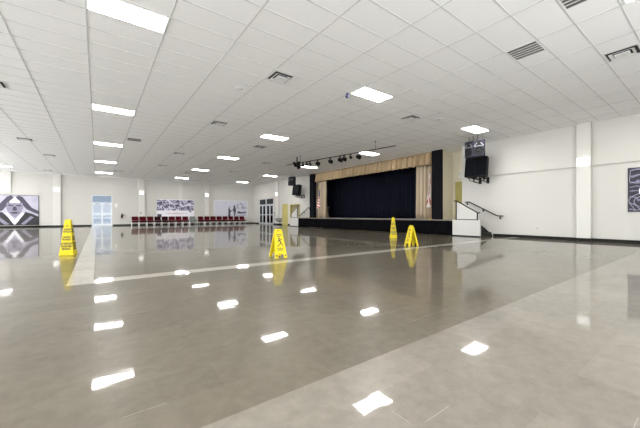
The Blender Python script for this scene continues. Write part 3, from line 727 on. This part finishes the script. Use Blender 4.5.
# far left framed mural
mu = thing('framed_mural', (-5.42, YB - .001, .17), 'black and violet mural of a person raising both arms, low on the far left wall', 'mural')
X0, X1, HH = -1.45, 1.45, 2.47
b = MB(); b.box(X0 + .03, X1 - .03, -.03, 0, .03, HH - .03, 0)
def P(pts, mi, off=.030): poly(b, pts, X0 + .03, .03, X1 - X0 - .06, HH - .06, off, mi)
P([(.0, .55), (.12, .42), (.34, .05), (.42, .0), (.48, .06), (.40, .22), (.26, .50), (.10, .62), (0, .68)], 2)         # left arm
P([(1, .52), (.86, .42), (.66, .05), (.58, 0), (.52, .06), (.60, .22), (.74, .46), (.90, .58), (1, .64)], 2)            # right arm
P([(.50, .06), (.62, .22), (.56, .26), (.50, .24), (.44, .26), (.38, .22)], 4, .032)                                   # bright gap between the hands
P([(.34, .24), (.42, .27), (.50, .25), (.58, .27), (.66, .24), (.68, .42), (.62, .62), (.50, .76), (.38, .62), (.32, .42)], 1, .033)   # face
P([(.37, .31), (.47, .33), (.47, .37), (.37, .36)], 2, .035); P([(.53, .33), (.63, .31), (.63, .36), (.53, .37)], 2, .035)            # eyes
P([(.47, .38), (.53, .38), (.55, .50), (.50, .53), (.45, .50)], 2, .035)
P([(.41, .57), (.50, .55), (.59, .57), (.55, .62), (.45, .62)], 2, .035)                                                # mouth
P([(0, 1), (0, .78), (.14, .60), (.24, .56), (.34, .70), (.47, .92), (.48, 1)], 3, .032)                                # jacket
P([(1, 1), (1, .72), (.86, .62), (.72, .56), (.66, .70), (.53, .92), (.52, 1)], 3, .032)
P([(.30, .60), (.36, .58), (.50, .84), (.64, .58), (.70, .60), (.54, .94), (.50, .98), (.46, .94)], 4, .034)            # collar
P([(.10, .74), (.17, .70), (.40, .98), (.30, 1)], 1, .034); P([(.90, .74), (.83, .70), (.62, .98), (.70, 1)], 1, .034)
b.build('canvas', ['lav', 'lav_mid', 'lav_dark', 'lav_black', 'print_white'], mu)
MB().box(X0, X1, -.045, 0, 0, .03).box(X0, X1, -.045, 0, HH - .03, HH).box(X0, X0 + .03, -.045, 0, .03, HH - .03).box(X1 - .03, X1, -.045, 0, .03, HH - .03).build('frame', 'black_paint', mu)
# middle banner
bn = thing('banner', (6.62, YB - .082, .32), 'white banner with a violet crowd collage on top, behind the maroon chairs', 'banner')
b = MB(); b.box(-1.82, 1.82, -.01, 0, 0, 2.3, 0)
b.box(-1.80, 1.80, -.013, -.0101, 1.16, 2.27, 1)
b.prism([(1.25, -.0135, 1.16), (1.55, -.0135, 1.16), (1.45, -.0135, .92)], (0, -.001, 0), 3)
rr = random.Random(4); x = -.95
while x < 1.1:                                     # a line of script too small to read
    hgt = rr.choice((.09, .09, .13, .18)); wd = rr.uniform(.05, .09)
    b.tube([(x, -.012, .80), (x + wd * .3, -.012, .80 + hgt), (x + wd * .6, -.012, .81), (x + wd, -.012, .83)], .011, 5, 2, False); x += wd + (.09 if rr.random() < .15 else .012)
b.box(-1.74, -1.35, -.013, -.0101, .45, .78, 3)
b.build('sheet', ['vinyl', 'art_crowd', mat('faded red print', (0.35, 0.08, 0.09), .5, var=.1), 'lav_dark'], bn)
MB().tube([(-1.85, -.005, 2.31), (1.85, -.005, 2.31)], .016, 8).build('top_rod', 'white_metal', bn)
# right hand mural on the back wall
m2 = thing('printed_panel', (12.58, YB - .001, .83), 'pale lavender panel with two dark standing figures, right of the far wall', 'mural')
b = MB(); b.box(-1.94, 1.94, -.03, 0, 0, 1.83, 0)
def P2(pts, mi, off=.030): poly(b, pts, -1.94, 0, 3.88, 1.83, off, mi)
P2([(.40, 1), (.41, .70), (.405, .52), (.43, .44), (.455, .50), (.47, .62), (.50, .58), (.51, .64), (.47, .74), (.475, 1)], 2)
P2([(.425, .36), (.45, .35), (.455, .43), (.43, .44)], 2)
P2([(.53, .60), (.57, .44), (.56, .34), (.59, .26), (.62, .32), (.62, .42), (.645, .56), (.635, .74), (.615, .95), (.575, .95), (.585, .72), (.55, .66)], 2, .031)
for k_ in range(16):
    u = rr.uniform(.68, .95); v = rr.choice((.16, .24, .32, .42, .46)) + rr.uniform(-.02, .02); w_ = rr.uniform(.02, .05)
    P2([(u - w_, v), (u, v - .045), (u + w_, v), (u + w_ * .8, v + .04), (u, v - .005), (u - w_ * .8, v + .045)], 1, .0305 + .0002 * k_)
P2([(.67, .70), (.76, .66), (.80, .72), (.97, .68), (.97, .76), (.80, .82), (.70, .80)], 2, .031)
P2([(.66, .90), (.95, .87), (.95, .91), (.66, .94)], 1, .031)
b.build('print', [mat('pale lavender panel print', (0.56, 0.56, 0.64), .5, var=.06, scale=1.5), 'lav_mid', 'lav_dark'], m2)
MB().box(-1.98, 1.98, -.035, 0, -.03, 0).box(-1.98, 1.98, -.035, 0, 1.83, 1.86).box(-1.98, -1.94, -.035, 0, 0, 1.83).box(1.94, 1.98, -.035, 0, 0, 1.83).build('frame', 'white_metal', m2)
# right wall mural
m3 = thing('dark_mural', (XR - .001, .66, 1.12), 'dark navy mural with pale swirling lines on the near right wall', 'mural', R(-90))
b = MB(); b.box(-1.5, 1.5, -.03, 0, 0, 1.56, 0)
b.box(-1.5, -1.46, -.033, -.0301, 0, 1.56, 1)
for cx, cz, r0 in ((-.95, .30, .38), (-.95, .30, .50), (-1.25, 1.25, .30), (-.6, 1.2, .45), (.2, .6, .5), (.9, .9, .4)):
    pts = [(cx + r0 * (1 + .12 * math.sin(3 * a)) * math.cos(a), -.031, cz + r0 * .8 * math.sin(a)) for a in [k_ * .2 + .4 for k_ in range(26)]]
    pts = [q for q in pts if -1.48 < q[0] < 1.48 and .03 < q[2] < 1.53]
    if len(pts) > 3:
        seg = [pts[0]]
        for q in pts[1:]:
            if (Vector(q) - Vector(seg[-1])).length < .35: seg.append(q)
            else:
                if len(seg) > 2: b.tube(seg, .010, 5, 2)
                seg = [q]
        if len(seg) > 2: b.tube(seg, .010, 5, 2)
b.build('print', ['art_wall', 'lav_black', mat('pale violet line', (0.40, 0.38, 0.48), .5, var=.2)], m3)
MB().box(-1.22, -.78, -.034, -.030, .62, .82).build('white_plate', 'print_white', m3, label='small white rectangle on the mural')

# ================================================================== CHAIRS
def make_chair(m, label, loc, rz):
    """faces local -Y"""
    t = thing('banquet_chair', loc, label, 'chair', rz, 'chairs along the far wall')
    MB().box(-.29, .29, -.25, .22, .30, .47).build('seat', m, t, .03, 3)
    mt = Matrix.Translation((0, .20, .47)) @ Matrix.Rotation(R(-9), 4, 'X')
    MB().box(-.285, .285, 0, .06, .02, .40, 0, mt).build('backrest', m, t, .025, 3)
    fr = MB()
    fr.tube([(-.28, -.2, .295), (.28, -.2, .295)], .012, 6); fr.tube([(-.28, .2, .295), (.28, .2, .295)], .012, 6)
    fr.build('seat_frame', 'chrome', t)
    for s in (-1, 1):
        MB().tube([(s * .285, -.22, 0), (s * .28, -.21, .30)], .018, 8).build('leg', 'chrome', t)
        MB().tube([(s * .29, .27, 0), (s * .285, .235, .40), (s * .285, .25, .55), (s * .28, .30, .82)], .018, 8).build('leg', 'chrome', t)
    return t
YC = 33.98
xs_a = [2.92, 3.57, 4.22, 4.87]
xs_b = [5.52, 6.17, 6.82, 7.47]
xs_c = [9.05 + .67 * k_ for k_ in range(8)]
o9 = ['leftmost', 'second from the left', 'third from the left', 'fourth from the left', 'fifth from the left', 'sixth from the left', 'seventh from the left', 'rightmost']
ch = None
for xs, where in ((xs_a, 'between the column and the banner'), (xs_b, 'in front of the crowd banner'), (xs_c, 'in the row below the right panel')):
    for i, x in enumerate(xs):
        wh = 'rightmost' if i == len(xs) - 1 else o9[i]
        lab = 'maroon padded chair, %s %s' % (wh, where)
        loc = (x, YC + random.uniform(-.03, .03), 0); rz = R(random.uniform(-1.5, 1.5))
        if (xs is xs_a and i == 3) or (xs is xs_b and i == 0):
            make_chair('darkred', lab.replace('maroon', 'very dark red'), loc, rz)
        elif ch is None: ch = make_chair('maroon', lab, loc, rz)
        else: dup(ch, loc, rz, lab)
make_chair('greyfab', 'grey padded chair in the gap between the two maroon rows', (8.2, YC, 0), 0)

# ================================================================== FLOOR SIGNS
def safety_cone(loc, rz, label):
    t = thing('safety_cone', loc, label, 'safety cone', rz, 'tall four sided yellow cones')
    hb, ht, Z = .150, .056, .90
    def sec(a, z): return [(-a, -a, z), (a, -a, z), (a, a, z), (-a, a, z)]
    b = MB(); rings = [sec(hb, .03), sec(.142, .06), sec(ht + .004, Z - .03), sec(ht - .004, Z - .008), sec(ht - .02, Z)]
    vs = [v for r_ in rings for v in r_]
    fs = [(4 * i + k_, 4 * i + (k_ + 1) % 4, 4 * i + 4 + (k_ + 1) % 4, 4 * i + 4 + k_) for i in range(len(rings) - 1) for k_ in range(4)]
    fs += [(3, 2, 1, 0), tuple(range(len(vs) - 4, len(vs)))]
    b.add(vs, fs); b.build('body', 'yellow', t, .012, 3)
    b = MB(); b.prism([(-.16, -.13, 0), (-.13, -.16, 0), (.13, -.16, 0), (.16, -.13, 0), (.16, .13, 0), (.13, .16, 0), (-.13, .16, 0), (-.16, .13, 0)], (0, 0, .032)); b.build('base', 'yellow', t, .008)
    slope = math.atan((.142 - ht) / (Z - .09))
    for face in range(4):
        rot = Matrix.Rotation(R(90 * face), 4, 'Z')
        def at(z):
            y = -(.142 + (ht + .004 - .142) * (z - .06) / (Z - .09)) - .003
            return rot @ Matrix.Translation((0, y, z)) @ Matrix.Rotation(R(90) - slope, 4, 'X')
        for txt, z, s_, q in (('CAUTION', .645, .060, .52), ('WET FLOOR', .585, .060, .46), ('CUIDADO', .450, .060, .60), ('PISO MOJADO', .390, .060, .46), ('ATTENTION', .285, .066, .62), ('PLANCHER', .220, .066, .64), ('MOUILLE', .155, .066, .64)):
            text_mesh('lettering', txt, s_, at(z), 'ink', t, q)
        tri = MB(); m_ = at(.735)
        for k_ in range(3):
            a0, a1 = R(90 + 120 * k_), R(210 + 120 * k_)
            p0, p1 = Vector((math.cos(a0), math.sin(a0), 0)) * .03, Vector((math.cos(a1), math.sin(a1), 0)) * .03
            tri.tube([m_ @ p0, m_ @ p1], .004, 5)
        tri.build('warning_triangle', 'ink', t)
    return t
safety_cone((-.60, 10.02, 0), R(-14), 'tall four sided yellow cone standing alone at the left of the hall')
safety_cone((10.70, 8.98, 0), R(-42), 'tall four sided yellow cone in front of the black stage skirt')

def floor_sign(loc, rz, label, spread=.20):
    """A-frame: hinge along local X at the top, outer faces look along -Y and +Y"""
    t = thing('wet_floor_sign', loc, label, 'floor sign', rz, 'folding yellow floor signs')
    Z = .66
    for s in (-1, 1):
        ang = math.atan(spread / Z); Lg = math.hypot(spread, Z)
        base = Matrix.Rotation(0 if s < 0 else math.pi, 4, 'Z') @ Matrix.Translation((0, -.012, Z)) @ Matrix.Rotation(-ang, 4, 'X')
        # outline in panel XZ (z down from the hinge)
        out = [(-.075, 0), (.075, 0), (.092, -.05), (.15, -Lg + .005), (.075, -Lg + .005), (.062, -Lg + .10), (-.062, -Lg + .10), (-.075, -Lg + .005), (-.15, -Lg + .005), (-.092, -.05)]
        pn = MB()
        def pr(poly_, y0, y1, mi=0): pn.prism([base @ Vector((x, y0, z)) for x, z in poly_], (base.to_3x3() @ Vector((0, y1 - y0, 0))), mi)
        # panel split in convex pieces round the foot notch
        pr([(-.092, -.05), (.092, -.05), (.137, -Lg + .10), (-.137, -Lg + .10)], -.012, .012)
        pr([(-.137, -Lg + .10), (-.062, -Lg + .10), (-.075, -Lg + .004), (-.15, -Lg + .004)], -.012, .012)
        pr([(.062, -Lg + .10), (.137, -Lg + .10), (.15, -Lg + .004), (.075, -Lg + .004)], -.012, .012)
        pr([(-.075, 0), (-.03, 0), (-.03, -.05), (-.092, -.05)], -.012, .012); pr([(.03, 0), (.075, 0), (.092, -.05), (.03, -.05)], -.012, .012)
        pr([(-.03, 0), (.03, 0), (.03, -.018), (-.03, -.018)], -.012, .012)
        # raised rim down both sides
        pr([(-.092, -.05), (-.080, -.05), (-.132, -Lg + .004), (-.15, -Lg + .004)], -.018, .03); pr([(.080, -.05), (.092, -.05), (.15, -Lg + .004), (.132, -Lg + .004)], -.018, .03)
        p_ = pn.build('panel', 'yellow', t, .004)
        def F(x, z, y=-.0135): return base @ Vector((x, y, z))
        fig = MB()                                       # slipping figure
        def fp(pts): fig.prism([F(x, z) for x, z in pts], base.to_3x3() @ Vector((0, -.001, 0)))
        fig.prism([F(-.012 + .022 * math.cos(a), -.215 + .022 * math.sin(a)) for a in [R(30 * k_) for k_ in range(12)]], base.to_3x3() @ Vector((0, -.001, 0)))
        fp([(-.025, -.24), (.01, -.245), (.045, -.33), (.02, -.345)]); fp([(.0, -.25), (.065, -.225), (.07, -.24), (.01, -.27)]); fp([(-.02, -.25), (-.06, -.30), (-.05, -.31), (-.01, -.275)])
        fp([(.02, -.33), (.045, -.33), (-.02, -.385), (-.035, -.37)]); fp([(-.035, -.37), (-.02, -.385), (-.065, -.42), (-.075, -.405)]); fp([(.03, -.345), (.05, -.335), (.085, -.40), (.07, -.41)])
        fig.build('pictogram', 'ink', p_)
        mt = base @ Matrix.Translation((0, -.014, 0)) @ Matrix.Rotation(R(90), 4, 'X')
        for txt, z, s_ in (('CAUTION', -.125, .040), ('CUIDADO', -.165, .034), ('WET FLOOR', -.462, .036), ('PISO MOJADO', -.50, .030)):
            text_mesh('lettering', txt, s_, base @ Matrix.Translation((0, -.0135, z)) @ Matrix.Rotation(R(90), 4, 'X'), 'ink', p_, .72)
        for sx in (-1, 1):
            fig2 = MB(); fig2.prism([F(sx * .108 + .02 * math.cos(a), -Lg + .06 + .02 * math.sin(a)) for a in [R(30 * k_) for k_ in range(12)]], base.to_3x3() @ Vector((0, -.001, 0))); fig2.build('foot_pad', 'ink', p_)
    MB().tube([(-.08, 0, Z), (.08, 0, Z)], .014, 10).build('hinge', 'yellow', t)
    b = MB(); b.box(-.012, .012, -.13, .13, .30, .308); b.build('spreader', 'yellow', t)
    return t
floor_sign((3.48, 6.42, 0), R(-8), 'folding yellow wet floor sign showing its printed face, centre left of the hall')
floor_sign((8.22, 6.15, 0), R(-110), 'folding yellow floor sign seen nearly edge on, right of the tall cone', .15)
